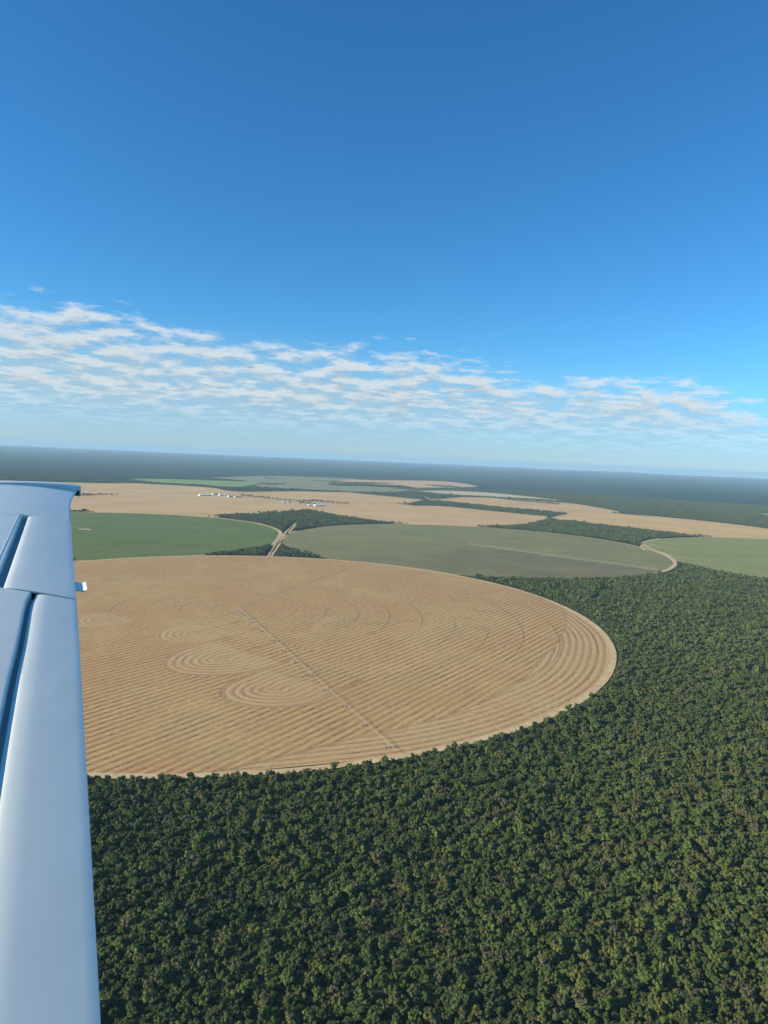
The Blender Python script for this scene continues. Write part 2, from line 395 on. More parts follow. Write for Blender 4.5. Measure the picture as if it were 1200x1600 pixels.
def olive_mat():
    m, t, b = new_mat('young_olive_crop')
    o = t.n('ShaderNodeTexCoord').outputs['Object']; X, Y, Z = t.xyz(o)
    ang = t.math('ARCTAN2', Y, X)                       # the sector just watered behind the arm is browner
    a0 = math.atan2(-386, 460)
    rel = t.math('MODULO', t.math('ADD', t.math('SUBTRACT', a0, ang), 4*math.pi), 2*math.pi)
    wet = t.mapr(rel, 0.0, 2.6, 1.0, 0.0)
    bg = t.noise(o, 0.006, 5, 0.6); fine = t.noise(o, 0.12, 4, 0.65)
    st = t.noise(t.cxyz(t.math('MULTIPLY', X, .06), Y, 0), .05, 4, .6)
    f = t.math('ADD', t.math('ADD', t.math('MULTIPLY', bg, .5), t.math('MULTIPLY', fine, .25)), t.math('MULTIPLY', st, .35))
    dry = t.mix(t.mapr(f, .38, .72), c4(.158, .158, .054), c4(.238, .222, .082))
    wetc = t.mix(t.mapr(f, .38, .72), c4(.128, .114, .052), c4(.200, .172, .078))
    col = t.mix(wet, dry, wetc)
    r = t.vec('LENGTH', o); d = t.math('ABSOLUTE', t.math('SUBTRACT', t.math('MODULO', t.math('ADD', r, 13.0), 54.0), 27.0))
    col = t.mix(t.mapr(d, 0.6, 2.2, .35, 0), col, c4(.25, .22, .14))
    t.put(b.inputs['Base Color'], col); b.inputs['Roughness'].default_value = .9; b.inputs['Specular IOR Level'].default_value = .15
    return m
disc('crop_circle', CIRC['olive'][0], 590, .45, olive_mat(), 'olive green circle behind the tan one, with a pale arm across it', 1.5, 5)

# ---- the big harvested circle: a polar sheet whose vertices carry the course of the windrows
ROW_ANG = R(56.0); ROW_W = 9.8
def main_field():
    nr, na = 210, 1000; rr = 1.0+(591.5-1.0)*np.linspace(0, 1, nr)**.75; aa = np.linspace(0, 2*np.pi, na, endpoint=False)
    q = random.Random(11); ph = [q.uniform(0, 6.28) for _ in range(4)]
    wob = sum(np.sin(aa*k+p) for k, p in zip((3, 5, 11, 23), ph))*.9
    Rg, Ag = np.meshgrid(rr, aa, indexing='ij')
    RR = Rg+(Rg/591.5)**8*wob[None, :]
    x, y = RR*np.cos(Ag), RR*np.sin(Ag)
    ux, uy = math.cos(ROW_ANG), math.sin(ROW_ANG)
    u = x*ux+y*uy; v = -x*uy+y*ux
    phase = v+2.5*np.sin(u/310.0)+0.8*np.sin(u/61.0+v/90.0)
    head = np.zeros_like(phase)
    for (cx, cy), rc, k in (((-427+236, 1014-1125), 40, 0), ((-268+236, 966-1125), 50, 1), ((-199+236, 852-1125), 66, 2), ((-112+236, 750-1125), 58, 3)):
        cu = cx*ux+cy*uy; cv = -cx*uy+cy*ux
        du, dv = u-cu, v-cv
        dd = np.where(du < 0, np.hypot(du*.95, dv), np.abs(dv+2.0*np.sin(u/61.0)*np.clip(du/60, 0, 1)))
        dd = dd+2.0*np.sin(np.arctan2(dv, du)*3+k)
        m = (dd < rc) & (du < 150-20*k)
        phase = np.where(m, dd+ROW_W*.25, phase); head = np.where(m & (du < 40), 1.0, head)
    pu, pv, pr = None, None, None
    px, py = 222+236, 914-1125
    pv = -px*uy+py*ux; pr = math.hypot(px, py); pt = math.atan2(py, px)
    a = v-pv; b = RR-pr
    dth = np.angle(np.exp(1j*(Ag-pt)))
    width = np.where(dth > 0, 92-66*np.clip(dth/.75, 0, 1), 92-60*np.clip(-dth/1.0, 0, 1))
    m = (RR > 594-width) & (b > a)
    phase = np.where(m, RR+1.2*np.sin(Ag*14), phase); head = np.where(m, .8, head)
    tipz = (np.abs(dth) < .5) & ~m & (a < 0) & (a > -60) & (b > -150)
    nrm = head
    verts = np.stack([x, y, np.zeros_like(x)], -1).reshape(-1, 3)
    verts = np.vstack([verts, [[0, 0, 0]]]); ctr = len(verts)-1
    idx = np.arange(nr*na).reshape(nr, na); nx = np.roll(idx, -1, 1)
    quads = np.stack([idx[:-1], idx[1:], nx[1:], nx[:-1]], -1).reshape(-1, 4)
    me = bpy.data.meshes.new('harvested_circle')
    tri = np.stack([np.full(na, ctr), idx[0], nx[0]], -1)
    nl = quads.size+tri.size
    me.vertices.add(len(verts)); me.vertices.foreach_set('co', verts.ravel())
    me.loops.add(nl); me.loops.foreach_set('vertex_index', np.concatenate([quads.ravel(), tri.ravel()]).astype(np.int32))
    nf = len(quads)+len(tri); me.polygons.add(nf)
    me.polygons.foreach_set('loop_start', np.concatenate([np.arange(len(quads))*4, len(quads)*4+np.arange(len(tri))*3]).astype(np.int32))
    me.update(calc_edges=True)
    at = me.attributes.new('row', 'FLOAT', 'POINT'); at.data.foreach_set('value', np.append(phase.ravel(), 0).astype(np.float32))
    at = me.attributes.new('turn', 'FLOAT', 'POINT'); at.data.foreach_set('value', np.append(nrm.ravel(), 0).astype(np.float32))
    m, t, b = new_mat('harvested_stubble')
    o = t.n('ShaderNodeTexCoord').outputs['Object']; X, Y, Z = t.xyz(o)
    row = t.n('ShaderNodeAttribute', attribute_name='row').outputs['Fac']; turn = t.n('ShaderNodeAttribute', attribute_name='turn').outputs['Fac']
    jit = t.math('MULTIPLY', t.math('SUBTRACT', t.noise(o, .07, 5, .7), .5), 4.2)
    r2 = t.math('DIVIDE', t.math('ADD', row, jit), ROW_W)
    s1 = t.math('SINE', t.math('MULTIPLY', r2, 2*math.pi))
    # every second swath is heavier
    s2 = t.math('SINE', t.math('ADD', t.math('MULTIPLY', r2, math.pi), .7))
    amp = t.math('MULTIPLY', t.mapr(t.noise(o, .012, 3, .6), .3, .7, .45, 1.15), t.mapr(t.noise(o, .11, 4, .7), .32, .64, .12, 1.25))
    crest = t.math('MULTIPLY', t.mapr(s1, -.1, 1.0), amp)
    groove = t.math('MULTIPLY', t.mapr(s1, -.45, -.95), amp)
    groove = t.math('MULTIPLY', groove, t.mapr(s2, -1, 1, .55, 1.1))
    big = t.noise(o, .0042, 4, .6); mid = t.noise(o, .022, 5, .65); fine = t.noise(o, .55, 4, .75); blot = t.noise(o, .16, 3, .7)
    base = t.mix(t.mapr(big, .33, .67), c4(.415, .245, .098), c4(.452, .295, .114))
    base = t.mix(t.mapr(mid, .45, .75, 0, .6), base, c4(.33, .18, .095))
    base = t.mix(t.mapr(t.noise(o, .008, 3, .5), .52, .72, 0, .65), base, c4(.345, .255, .11))
    col = t.mix(t.math('MULTIPLY', crest, .7), base, c4(.55, .37, .175))
    col = t.mix(t.math('MULTIPLY', groove, .88), col, c4(.160, .092, .042))
    col = t.mix(t.mapr(t.math('ADD', blot, t.math('MULTIPLY', t.math('SUBTRACT', t.noise(o, .009, 4, .6), .5), .5)), .56, .74, 0, .55), col, c4(.58, .42, .225))
    col = t.mix(t.math('MULTIPLY', turn, .22), col, c4(.56, .41, .23))
    val = t.mapr(fine, .25, .75, .66, 1.34, smooth=False)
    # pivot wheel ruts: rings at the tower spacing
    rad = t.vec('LENGTH', o)
    ph_ = t.math('ABSOLUTE', t.math('SUBTRACT', t.math('MODULO', t.math('ADD', rad, 39.5), 53.4), 26.7))
    side_ = t.mapr(t.math('DIVIDE', t.math('ABSOLUTE', X), t.math('MAXIMUM', rad, 1.0)), .72, .97)
    rut = t.math('MULTIPLY', t.math('MULTIPLY', t.mapr(ph_, .3, 1.3, 1, 0), side_), t.mapr(t.noise(o, .006, 2, .5), .37, .52, .1, 1.0))
    rut = t.math('MULTIPLY', rut, t.mapr(rad, 20, 60, .3, 1))
    col = t.mix(t.math('MULTIPLY', rut, .6), col, c4(.12, .085, .045))
    hs = t.n('ShaderNodeHueSaturation'); t.put(hs.inputs['Value'], val); t.put(hs.inputs['Color'], col)
    t.put(b.inputs['Base Color'], hs.outputs[0]); b.inputs['Roughness'].default_value = .95; b.inputs['Specular IOR Level'].default_value = .1
    hgt = t.math('ADD', t.math('ADD', t.math('MULTIPLY', s1, .22), t.math('MULTIPLY', fine, .12)), t.math('MULTIPLY', rut, -.2))
    bp = t.n('ShaderNodeBump'); bp.inputs['Strength'].default_value = .55; bp.inputs['Distance'].default_value = 1.0
    t.put(bp.inputs['Height'], hgt); t.put(b.inputs['Normal'], bp.outputs[0])
    me.materials.append(m)
    tag(link('harvested_circle', me, loc=(PIVOT[0], PIVOT[1], .60)), 'large harvested tan circle with straw windrows and curved turns', kind='structure')
main_field()

# ---- dirt roads
def ring_road(name, c, r, w, z, a0, a1, label, jit=.08):
    n = max(8, int(abs(a1-a0)*r/14)); pts = [(c[0]+(r)*math.cos(a0+(a1-a0)*i/n), c[1]+r*math.sin(a0+(a1-a0)*i/n)) for i in range(n+1)]
    return strip(name, pts, w, z, DIRT, label, 8, jit)
ring_road('dirt_road', PIVOT, 595.0, 9.0, .75, math.pi, 3*math.pi, 'pale dirt road round the harvested circle')
for k, w, lab in (('g1', 12, 'pale dirt road round the dark green circle'), 
               ('f2l', 9, 'dirt track at the left rim of the olive circle'), ('f3l', 11, 'dirt road round the left end of the light green circle'),
               ('cross', 6, 'left wheel track of the road through the wood'), ('cross2', 6, 'right wheel track of the road through the wood'),
               ('far', 12, 'far dirt road crossing the middle wood'), ('farm', 8, 'farm road past the houses'), ('spur', 14, 'short dirt spur at the field corner')):
    strip('dirt_road', ROADS[k], w, .9, DIRT, lab)
ring_road('dirt_road', CIRC['olive'][0], 597, 12, .9, R(-46), R(58), 'pale dirt road along the right rim of the olive circle')
M_TRACK = field_mat('driven_straw', (.42, .27, .13), (.52, .36, .19), 0, 40, 0, .02, .1)
for off in (-1.8, 1.8):
    strip('field_track', [(x+off, y) for x, y in ROADS['access']], 1.1, .78, M_TRACK, 'faint wheel track from the pivot to the far rim')
ring_road('field_margin', CIRC['olive'][0], 594, 7, .55, R(59), R(150), 'pale margin along the far rim of the olive circle')
ring_road('field_margin', CIRC['light'][0], 668, 7, .55, R(70), R(170), 'pale margin along the far rim of the light green circle')
ring_road('field_margin', CIRC['green'][0], 594, 7, .5, R(25), R(120), 'pale margin along the far rim of the dark green circle')
ring_road('field_margin', CIRC['green'][0], 594, 6, .5, R(-110), R(-40), 'pale margin along the near rim of the dark green circle')

# ------------------------------------------------------------------ trees
def ico(r, c, sub=0):
    bm = bmesh.new(); bmesh.ops.create_icosphere(bm, subdivisions=1+sub, radius=r)
    v = [(x.co.x+c[0], x.co.y+c[1], x.co.z+c[2]) for x in bm.verts]; f = [tuple(q.index for q in x.verts) for x in bm.faces]; bm.free(); return v, f
def crown_geo(seed, lobes, leaves, size, flat=.62):
    g = np.random.default_rng(seed); V, F = [], []
    cs = []
    for i in range(lobes):
        a = g.uniform(0, 2*np.pi); rad = math.sqrt(g.uniform(0, 1))*.68 if i else 0.0
        z = 1.2+g.uniform(-.5, .45)*(1-rad*.5); lr = g.uniform(.26, .46)*(1-.2*rad)*(8/lobes)**.25
        cs.append((rad*math.cos(a), rad*math.sin(a), z, lr))
    for x, y, z, lr in cs:
        v, f = ico(lr*.80, (0, 0, 0)); v = np.array(v)*g.uniform(.82, 1.15, (len(v), 1)); v[:, 2] *= flat+.2
        k = len(V); V += (v+[x, y, z]).tolist(); F += [tuple(i+k for i in q) for q in f]
    wts = np.array([c[3]**2 for c in cs]); wts /= wts.sum()
    for i in range(leaves):
        x, y, z, lr = cs[g.choice(len(cs), p=wts)]
        d = g.normal(size=3); d[2] = d[2]*.8+.35; d /= np.linalg.norm(d)
        p = np.array([x, y, z])+d*[lr, lr, lr*(flat+.25)]*g.uniform(.78, 1.12)
        n = d+g.normal(size=3)*.45; n /= np.linalg.norm(n)
        e = np.cross(n, g.normal(size=3)); e /= np.linalg.norm(e); h = np.cross(n, e); s = size*g.uniform(.55, 1.35)
        k = len(V); V += [(p+e*s).tolist(), (p+h*s*.8-n*s*.25).tolist(), (p-e*s).tolist(), (p-h*s*.8-n*s*.2).tolist()]
        F += [(k, k+1, k+2), (k, k+2, k+3)]
    return V, F
def trunk_geo(seed):
    g = random.Random(seed); b = MB()
    top = (g.uniform(-.1, .1), g.uniform(-.1, .1), 1.05)
    b.bar((0, 0, -.05), top, .085, .055, 6, False)
    for i in range(4):
        a = i*1.57+g.uniform(-.5, .5); r = g.uniform(.3, .55)
        b.bar(top, (top[0]+r*math.cos(a), top[1]+r*math.sin(a), 1.45+g.uniform(-.1, .2)), .045, .02, 5, False)
    return b
NEAR, FAR_, TRUNKS = [], [], []
srcn = bpy.data.collections.new('tree_sources_near'); srcf = bpy.data.collections.new('tree_sources_far')
KINDS = [0, 1, 1, 0, 2, 2, 3, 0, 1, 2]
for i, kd in enumerate(KINDS):
    V, F = crown_geo(100+i, 17+i % 5, 640, .085); NEAR.append(mesh_np('crown', V, F, [LEAF[kd]]))
    TRUNKS.append(trunk_geo(i).mesh('trunk', BARK))
    b = trunk_geo(i); k = len(V)
    me = mesh_np('forest_crown', V+b.v, F+[tuple(q+k for q in f) for f in b.f], [LEAF[kd], BARK], midx=[0]*len(F)+[1]*len(b.f))
    srcn.objects.link(bpy.data.objects.new('forest_crown_%02d' % i, me))
for i, kd in enumerate(KINDS[:7]):
    V, F = crown_geo(300+i, 9, 130, .16); FAR_.append(mesh_np('crown', V, F, [LEAF[kd]]))
    srcf.objects.link(bpy.data.objects.new('far_crown_%02d' % i, FAR_[-1]))

def gn_scatter(name, pts, scl, rot, coll, nvar, label, group=None):
    me = bpy.data.meshes.new(name); n = len(pts)
    me.vertices.add(n); me.vertices.foreach_set('co', np.asarray(pts, np.float32).ravel())
    for an, val in (('sc', scl), ('ro', rot)):
        a = me.attributes.new(an, 'FLOAT_VECTOR', 'POINT'); a.data.foreach_set('vector', np.asarray(val, np.float32).ravel())
    a = me.attributes.new('pick', 'INT', 'POINT'); a.data.foreach_set('value', rng.integers(0, nvar, n).astype(np.int32))
    me.update()
    o = link(name, me)
    gname = 'scatter_'+coll.name
    ng = bpy.data.node_groups.get(gname)
    if ng is None:
        ng = bpy.data.node_groups.new(gname, 'GeometryNodeTree')
        ng.interface.new_socket('Geometry', in_out='INPUT', socket_type='NodeSocketGeometry')
        ng.interface.new_socket('Geometry', in_out='OUTPUT', socket_type='NodeSocketGeometry')
        N = ng.nodes; gi = N.new('NodeGroupInput'); go = N.new('NodeGroupOutput')
        ip = N.new('GeometryNodeInstanceOnPoints'); ci = N.new('GeometryNodeCollectionInfo')
        ci.inputs['Collection'].default_value = coll; ci.inputs['Separate Children'].default_value = True; ci.inputs['Reset Children'].default_value = True
        def na(nm, ty):
            q = N.new('GeometryNodeInputNamedAttribute'); q.data_type = ty; q.inputs[0].default_value = nm; return q.outputs[0]
        L = ng.links; L.new(gi.outputs[0], ip.inputs['Points']); L.new(ci.outputs[0], ip.inputs['Instance'])
        ip.inputs['Pick Instance'].default_value = True
        L.new(na('pick', 'INT'), ip.inputs['Instance Index']); L.new(na('ro', 'FLOAT_VECTOR'), ip.inputs['Rotation']); L.new(na('sc', 'FLOAT_VECTOR'), ip.inputs['Scale'])
        L.new(ip.outputs[0], go.inputs[0])
    md = o.modifiers.new('scatter', 'NODES'); md.node_group = ng
    return tag(o, label, kind='stuff', group=group)

# where no forest stands
ROADLINES = {k: (spline(v, 15), w) for k, v, w in (('g1', ROADS['g1'], 6), ('cross', ROADS['cross'], 9), ('cross2', ROADS['cross2'], 9), ('f2r', ROADS['f2r'], 10), ('f3l', ROADS['f3l'], 6), ('far', ROADS['far'], 10), ('trail', ROADS['trail'], 2.6))}
EDGES = {}
def is_clear(P, r=3.0):
    bad = np.zeros(len(P), bool)
    for nm, (c, rad) in CIRC.items():
        bad |= np.hypot(P[:, 0]-c[0], P[:, 1]-c[1]) < rad+{'main': 1.5, 'olive': 6.0}.get(nm, 1.0)+r*.8
    for p in POLYS.values(): bad |= inside(spline(list(p)+[p[0]], 40), P)
    for ln, w in ROADLINES.values(): bad |= dist_line(ln, P) < w+r*.6
    return ~bad
def jitter_grid(x0, x1, y0, y1, s):
    X, Y = np.meshgrid(np.arange(x0, x1, s), np.arange(y0, y1, s)); P = np.stack([X.ravel(), Y.ravel()], 1)
    return P+rng.uniform(-.48*s, .48*s, P.shape)
def attrs(n, mean, sd, hv=.16):
    s = np.clip(mean*np.exp(rng.normal(-.02, sd/mean, n)), mean*.45, mean*2.0)
    sc = np.stack([s*rng.uniform(.9, 1.12, n), s*rng.uniform(.9, 1.12, n), s*np.clip(rng.normal(1, hv, n), .65, 1.5)], 1)
    ro = np.stack([rng.normal(0, .06, n), rng.normal(0, .06, n), rng.uniform(0, 6.283, n)], 1)
    return s, sc, ro
def project(P, z):
    d = np.stack([P[:, 0], P[:, 1], np.full(len(P), z)-CAM_H], 1); M = np.array(cam.matrix_world.to_3x3())
    c = d@M; return 600-c[:, 0]/c[:, 2]*1070, 800+c[:, 1]/c[:, 2]*1070
BANDS = [(215, 620, 3.75, 2.6, .75), (620, 1000, 4.1, 2.75, .8), (1000, 1900, 4.9, 3.05, .95), (1900, 3200, 9.0, 5.0, .9), (3200, 6300, 15.0, 8.0, 1.4)]
pts_n, sc_n, ro_n, pts_f, sc_f, ro_f = [], [], [], [], [], []
for d0, d1, sp, rad, sd in BANDS:
    P = jitter_grid(-d1*.72, d1*.72, d0*.62, d1, sp)
    D = np.hypot(P[:, 0], P[:, 1]); ang = np.abs(np.arctan2(P[:, 0], P[:, 1]))
    lim = R(38) if d0 > 900 else R(46)
    P = P[(D >= d0) & (D < d1) & (ang < lim)]
    # thin a little by a broad pattern so that clearings and gaps show
    P = P[rng.uniform(size=len(P)) < .93]
    P = P[is_clear(P, rad*.8)]
    s, sc, ro = attrs(len(P), rad, sd)
    if d0 >= 3200: sc[:, 2] *= .55
    elif d0 >= 1900: sc[:, 2] *= .8
    (pts_n if d1 <= 1000 else pts_f).append(P); (sc_n if d1 <= 1000 else sc_f).append(sc); (ro_n if d1 <= 1000 else ro_f).append(ro)
pn, sn, rn = np.concatenate(pts_n), np.concatenate(sc_n), np.concatenate(ro_n)
pf, sf, rf = np.concatenate(pts_f), np.concatenate(sc_f), np.concatenate(ro_f)
# shrubs along the rim of the big field
a = np.linspace(0, 2*np.pi, 1500); pr = np.stack([PIVOT[0]+(604+rng.uniform(-1.5, 3, 1500))*np.cos(a), PIVOT[1]+(604+rng.uniform(-1.5, 3, 1500))*np.sin(a)], 1)
bad = np.zeros(len(pr), bool)
for nm in ('olive', 'green'): bad |= np.hypot(pr[:, 0]-CIRC[nm][0][0], pr[:, 1]-CIRC[nm][0][1]) < 606
for ln, w in ROADLINES.values(): bad |= dist_line(ln, pr) < 7
pr = pr[~bad & (pr[:, 1] > 400) & (rng.uniform(size=1500) < .4)]; s, sc, ro = attrs(len(pr), 1.5, .5); sc[:, 2] *= .8
pf = np.concatenate([pf, pr]); sf = np.concatenate([sf, sc]); rf = np.concatenate([rf, ro])

# the 300 nearest trees in view are objects of their own
px, py = project(pn, 6.0)
wing_edge = np.interp(py, [760, 940, 1250, 1600], [112, 119, 138, 158])
vis = (px > wing_edge+6) & (px < 1210) & (py > 900) & (py < 1625)
dist = np.hypot(pn[:, 0], pn[:, 1]); order = np.argsort(np.where(vis, dist, 1e9))[:300]
single = np.zeros(len(pn), bool); single[order] = True
LOOK = {0: 'dark green', 1: 'olive green', 2: 'fresh green', 3: 'grey brown'}
protos = {}; PY_MID = float(np.median(py[order]))
for i in order:
    k = int(rng.integers(0, len(KINDS))); kd = KINDS[k]
    where = ['beside the wing', 'left of centre', 'at the centre', 'right of centre', 'at right corner'][int(np.searchsorted([330, 560, 780, 1000], px[i]))]
    band = 'at the bottom edge' if py[i] > PY_MID else 'just above the bottom edge'
    size = 'small' if sn[i, 0] < 2.2 else ('broad' if sn[i, 0] > 3.0 else 'medium')
    if k not in protos:
        root = bpy.data.objects.new('forest_tree', None); COL.objects.link(root)
        parts = [link('crown', NEAR[k], root), link('trunk', TRUNKS[k], root)]; protos[k] = (root, parts)
    else:
        r0, ps = protos[k]; root = r0.copy(); COL.objects.link(root)
        for p in ps:
            c = p.copy(); COL.objects.link(c); c.parent = root
    root.location = (pn[i, 0], pn[i, 1], 0); root.rotation_euler = tuple(rn[i]); root.scale = tuple(sn[i])
    root.empty_display_size = .5
    tag(root, '%s forest tree with %s crown, %s, %s' % (size, LOOK[kd], band, where), 'tree', 'trees of the dense forest in the foreground')
z3 = lambda P: np.column_stack([P, np.zeros(len(P))])
gn_scatter('forest', z3(pn[~single]), sn[~single], rn[~single], srcn, len(KINDS), 'dense dry forest around the near side of the harvested circle')
gn_scatter('far_forest', z3(pf), sf, rf, srcf, 7, 'forest stretching away on the right and behind the fields')

# woods between the fields and tree rows
WOODLAB = {'wedge_left': 'wedge of dark wood between the dark green and the olive circle', 'triangle_left': 'small triangular wood left of the road, above the harvested circle',
 'triangle_mid': 'small triangular wood right of the road, below the olive circle', 'strip_mid': 'long strip of wood between two tan fields at the centre right',
 'wedge_right': 'wedge of wood between the olive circle and the tan field at the right', 'strip_upper': 'dark strip of wood behind the tan field at the centre',
 'row_a': 'thin row of trees across the tan field beside the wing tip', 'row_b': 'short row of trees above the dark green circle beside the wing',
 'row_c': 'thin tree row under the bright green far field', 'row_d': 'long tree row at the near edge of the bright green far field', 'clump_d': 'dark clump of trees behind the farm sheds',
 'row_e': 'tree belt running right from the dark clump', 'row_f': 'short tree row at the right end of the bright green field', 'row_g': 'farthest thin tree row in the grey green field',
 'row_h': 'long thin tree row above the far pinkish field', 'row_i': 'thin tree row in front of the far pinkish field', 'row_j': 'tree row in front of the narrow pale field',
 'row_k': 'tree row inside the far pinkish field', 'row_l': 'thin tree row behind the pinkish stubble field', 'row_m': 'thin hedge along the far rim of the olive circle', 'row_n': 'dark tree row at the far side of the right tan field'}
for k, poly in WOODS.items():
    P_ = np.array(poly, float); lo, hi = P_.min(0), P_.max(0); D = np.hypot(*P_.mean(0))
    sp = 6.0 if D < 2400 else (8.0 if D < 3600 else 12.0); rad = sp*.56
    if k.startswith('row'): sp *= .85
    g = jitter_grid(lo[0]-10, hi[0]+10, lo[1]-10, hi[1]+10, sp); ok = inside(poly, g)
    for ln, w in ROADLINES.values(): ok &= dist_line(ln, g) > w+1.5
    for c, rd in CIRC.values(): ok &= np.hypot(g[:, 0]-c[0], g[:, 1]-c[1]) > rd+2
    g = g[ok]
    if k.startswith('row'): g = g[rng.uniform(size=len(g)) < .85]
    s, sc, ro = attrs(len(g), rad, rad*.33, .25); sc[:, 2] *= min(1.0, 4.0/rad)*(1.0 if D < 2400 else .7)
    gn_scatter('row_of_trees' if k.startswith('row') else 'woodland', z3(g), sc, ro, srcf, 7, WOODLAB[k])

# trees one by one along the farm road and round the houses
ft = None; n_ft = 0
for ri, (a, b, n) in enumerate(ROWS):
    lab = ['small dark tree in the line between the sheds and the houses', 'single small tree on the open farm road', 'small tree left of the farm houses', 'small tree behind the farm houses', 'small tree in the line ending right of the farm houses', 'low tree in front of the farm houses'][ri]
    for i in range(n):
        u = (i+rng.uniform(-.4, .4))/max(1, n-1); x = a[0]+(b[0]-a[0])*u+rng.uniform(-5, 5); y = a[1]+(b[1]-a[1])*u+rng.uniform(-14, 14)
        if ft is None: root = bpy.data.objects.new('farm_tree', None); COL.objects.link(root); ft = (root, [link('crown', FAR_[0], root), link('trunk', TRUNKS[0], root)])
        else:
            root = ft[0].copy(); COL.objects.link(root)
            for p in ft[1]:
                c = p.copy(); COL.objects.link(c); c.parent = root
        s = float(rng.uniform(4.2, 7.6)); root.location = (x, y, .2); root.scale = (s, s, s*float(rng.uniform(.9, 1.2))); root.rotation_euler = (0, 0, float(rng.uniform(0, 6.28)))
        part_ = 'left third' if u < .34 else ('middle' if u < .67 else 'right third')
        tag(root, ('tall' if s > 5.9 else 'low')+' '+lab.replace('small ', '').replace('low ', '').replace('single ', '')+', '+part_, 'tree', 'trees round the farm')

# ------------------------------------------------------------------ farm buildings
WHITE = plain('white_sheet_metal', (.78, .78, .75), .45, var=.05); GREYR = plain('grey_roof_sheet', (.34, .36, .37), .5, var=.1)
GREENR = plain('pale_green_roof', (.55, .66, .56), .5, var=.06); REDR = plain('clay_tile_roof', (.30, .14, .09), .8, var=.15); WALL = plain('plaster', (.66, .62, .55), .8, var=.06); DARK = plain('dark_opening', (.03, .03, .035), .6)
STEEL = plain('galvanised_steel', (.62, .63, .63), .4, .5, var=.05)
def barn(name, a, b, dep, h, rise, rm, wm, label, cat, bays):
    a, b = Vector(a), Vector(b); L = (b-a).length; ang = math.atan2(b.y-a.y, b.x-a.x); c = (a+b)/2
    root = bpy.data.objects.new(name, None); COL.objects.link(root); root.location = (c.x, c.y, .2); root.rotation_euler = (0, 0, ang); tag(root, label, cat)
    x, y = L/2, dep/2; m = MB()
    m.add([(-x,-y,0),(x,-y,0),(x,y,0),(-x,y,0),(-x,-y,h),(x,-y,h),(x,y,h),(-x,y,h),(-x,0,h+rise),(x,0,h+rise)],
          [(0,1,5,4),(2,3,7,6),(1,2,6,9,5),(3,0,4,8,7)]); m.build('wall', wm, root)
    o = .6; m = MB(); k = rise/y
    for s in (-1, 1):
        e0, e1 = h-o*k, h+rise
        m.add([(-x-o, s*(y+o), e0+.05), (x+o, s*(y+o), e0+.05), (x+o, 0, e1+.05), (-x-o, 0, e1+.05), (-x-o, s*(y+o), e0+.25), (x+o, s*(y+o), e0+.25), (x+o, 0, e1+.25), (-x-o, 0, e1+.25)],
              [(0,1,2,3),(4,7,6,5),(0,4,5,1),(1,5,6,2),(2,6,7,3),(3,7,4,0)])
    m.build('roof', rm, root)
    for i in range(bays):
        bx = -x+L*(i+.5)/bays; m = MB(); m.box((bx, -y-.04, h*.42), (min(4.5, L/bays*.55), .10, h*.8)); m.build('door' if name != 'farmhouse' else 'window', DARK, root)
    return root
F = FARM
barn('farm_shed', F[0][0], F[0][1], 26, 6, 3.0, WHITE, WHITE, 'long white farm shed, leftmost of the sheds', 'shed', 6)
barn('farm_shed', F[1][0], F[1][1], 22, 6, 3, GREYR, WALL, 'grey roofed shed just right of the long white one', 'shed', 3)
barn('farm_shed', F[2][0], F[2][1], 22, 7, 3, WHITE, WALL, 'white roofed shed in the middle of the farm row', 'shed', 3)
barn('farm_shed', F[4][0], F[4][1], 20, 7, 3, GREYR, WALL, 'dark grey shed right of the silos', 'shed', 3)
barn('farm_shed', F[5][0], F[5][1], 22, 5, 2.5, GREYR, WALL, 'low grey shed at the right end of the farm row', 'shed', 4)
barn('farmhouse', F[6][0], F[6][1], 12, 4.5, 2.4, WHITE, WHITE, 'white house, leftmost of the farm houses', 'house', 3)
barn('farmhouse', F[7][0], F[7][1], 10, 4, 2.2, REDR, WHITE, 'small house with brown roof between the white ones', 'house', 2)
barn('farmhouse', F[8][0], F[8][1], 13, 4.5, 2.4, WHITE, WALL, 'house beside the pale green roof', 'house', 3)
barn('farm_shed', F[9][0], F[9][1], 24, 5, 2.5, GREENR, WHITE, 'pale green roofed shed by the farm houses, rightmost building', 'shed', 5)
for i, (dx, lab) in enumerate(((0, 'tall pale steel silo, left of the pair'), (8.5, 'tall pale steel silo, right of the pair'))):
    root = bpy.data.objects.new('silo', None); COL.objects.link(root); root.location = (F[3][0][0]+dx, F[3][0][1]+dx*.8, .2); tag(root, lab, 'silo', 'steel silos')
    b = MB(); b.bar((0, 0, 0), (0, 0, 13), 3.6, 3.6, 20); b.build('tank', STEEL, root)
    b = MB(); b.bar((0, 0, 13), (0, 0, 15.5), 3.8, .4, 20); b.build('roof', WHITE, root)
    b = MB(); b.box((3.75, 0, 6.5), (.25, .6, 13)); b.build('ladder', STEEL, root)

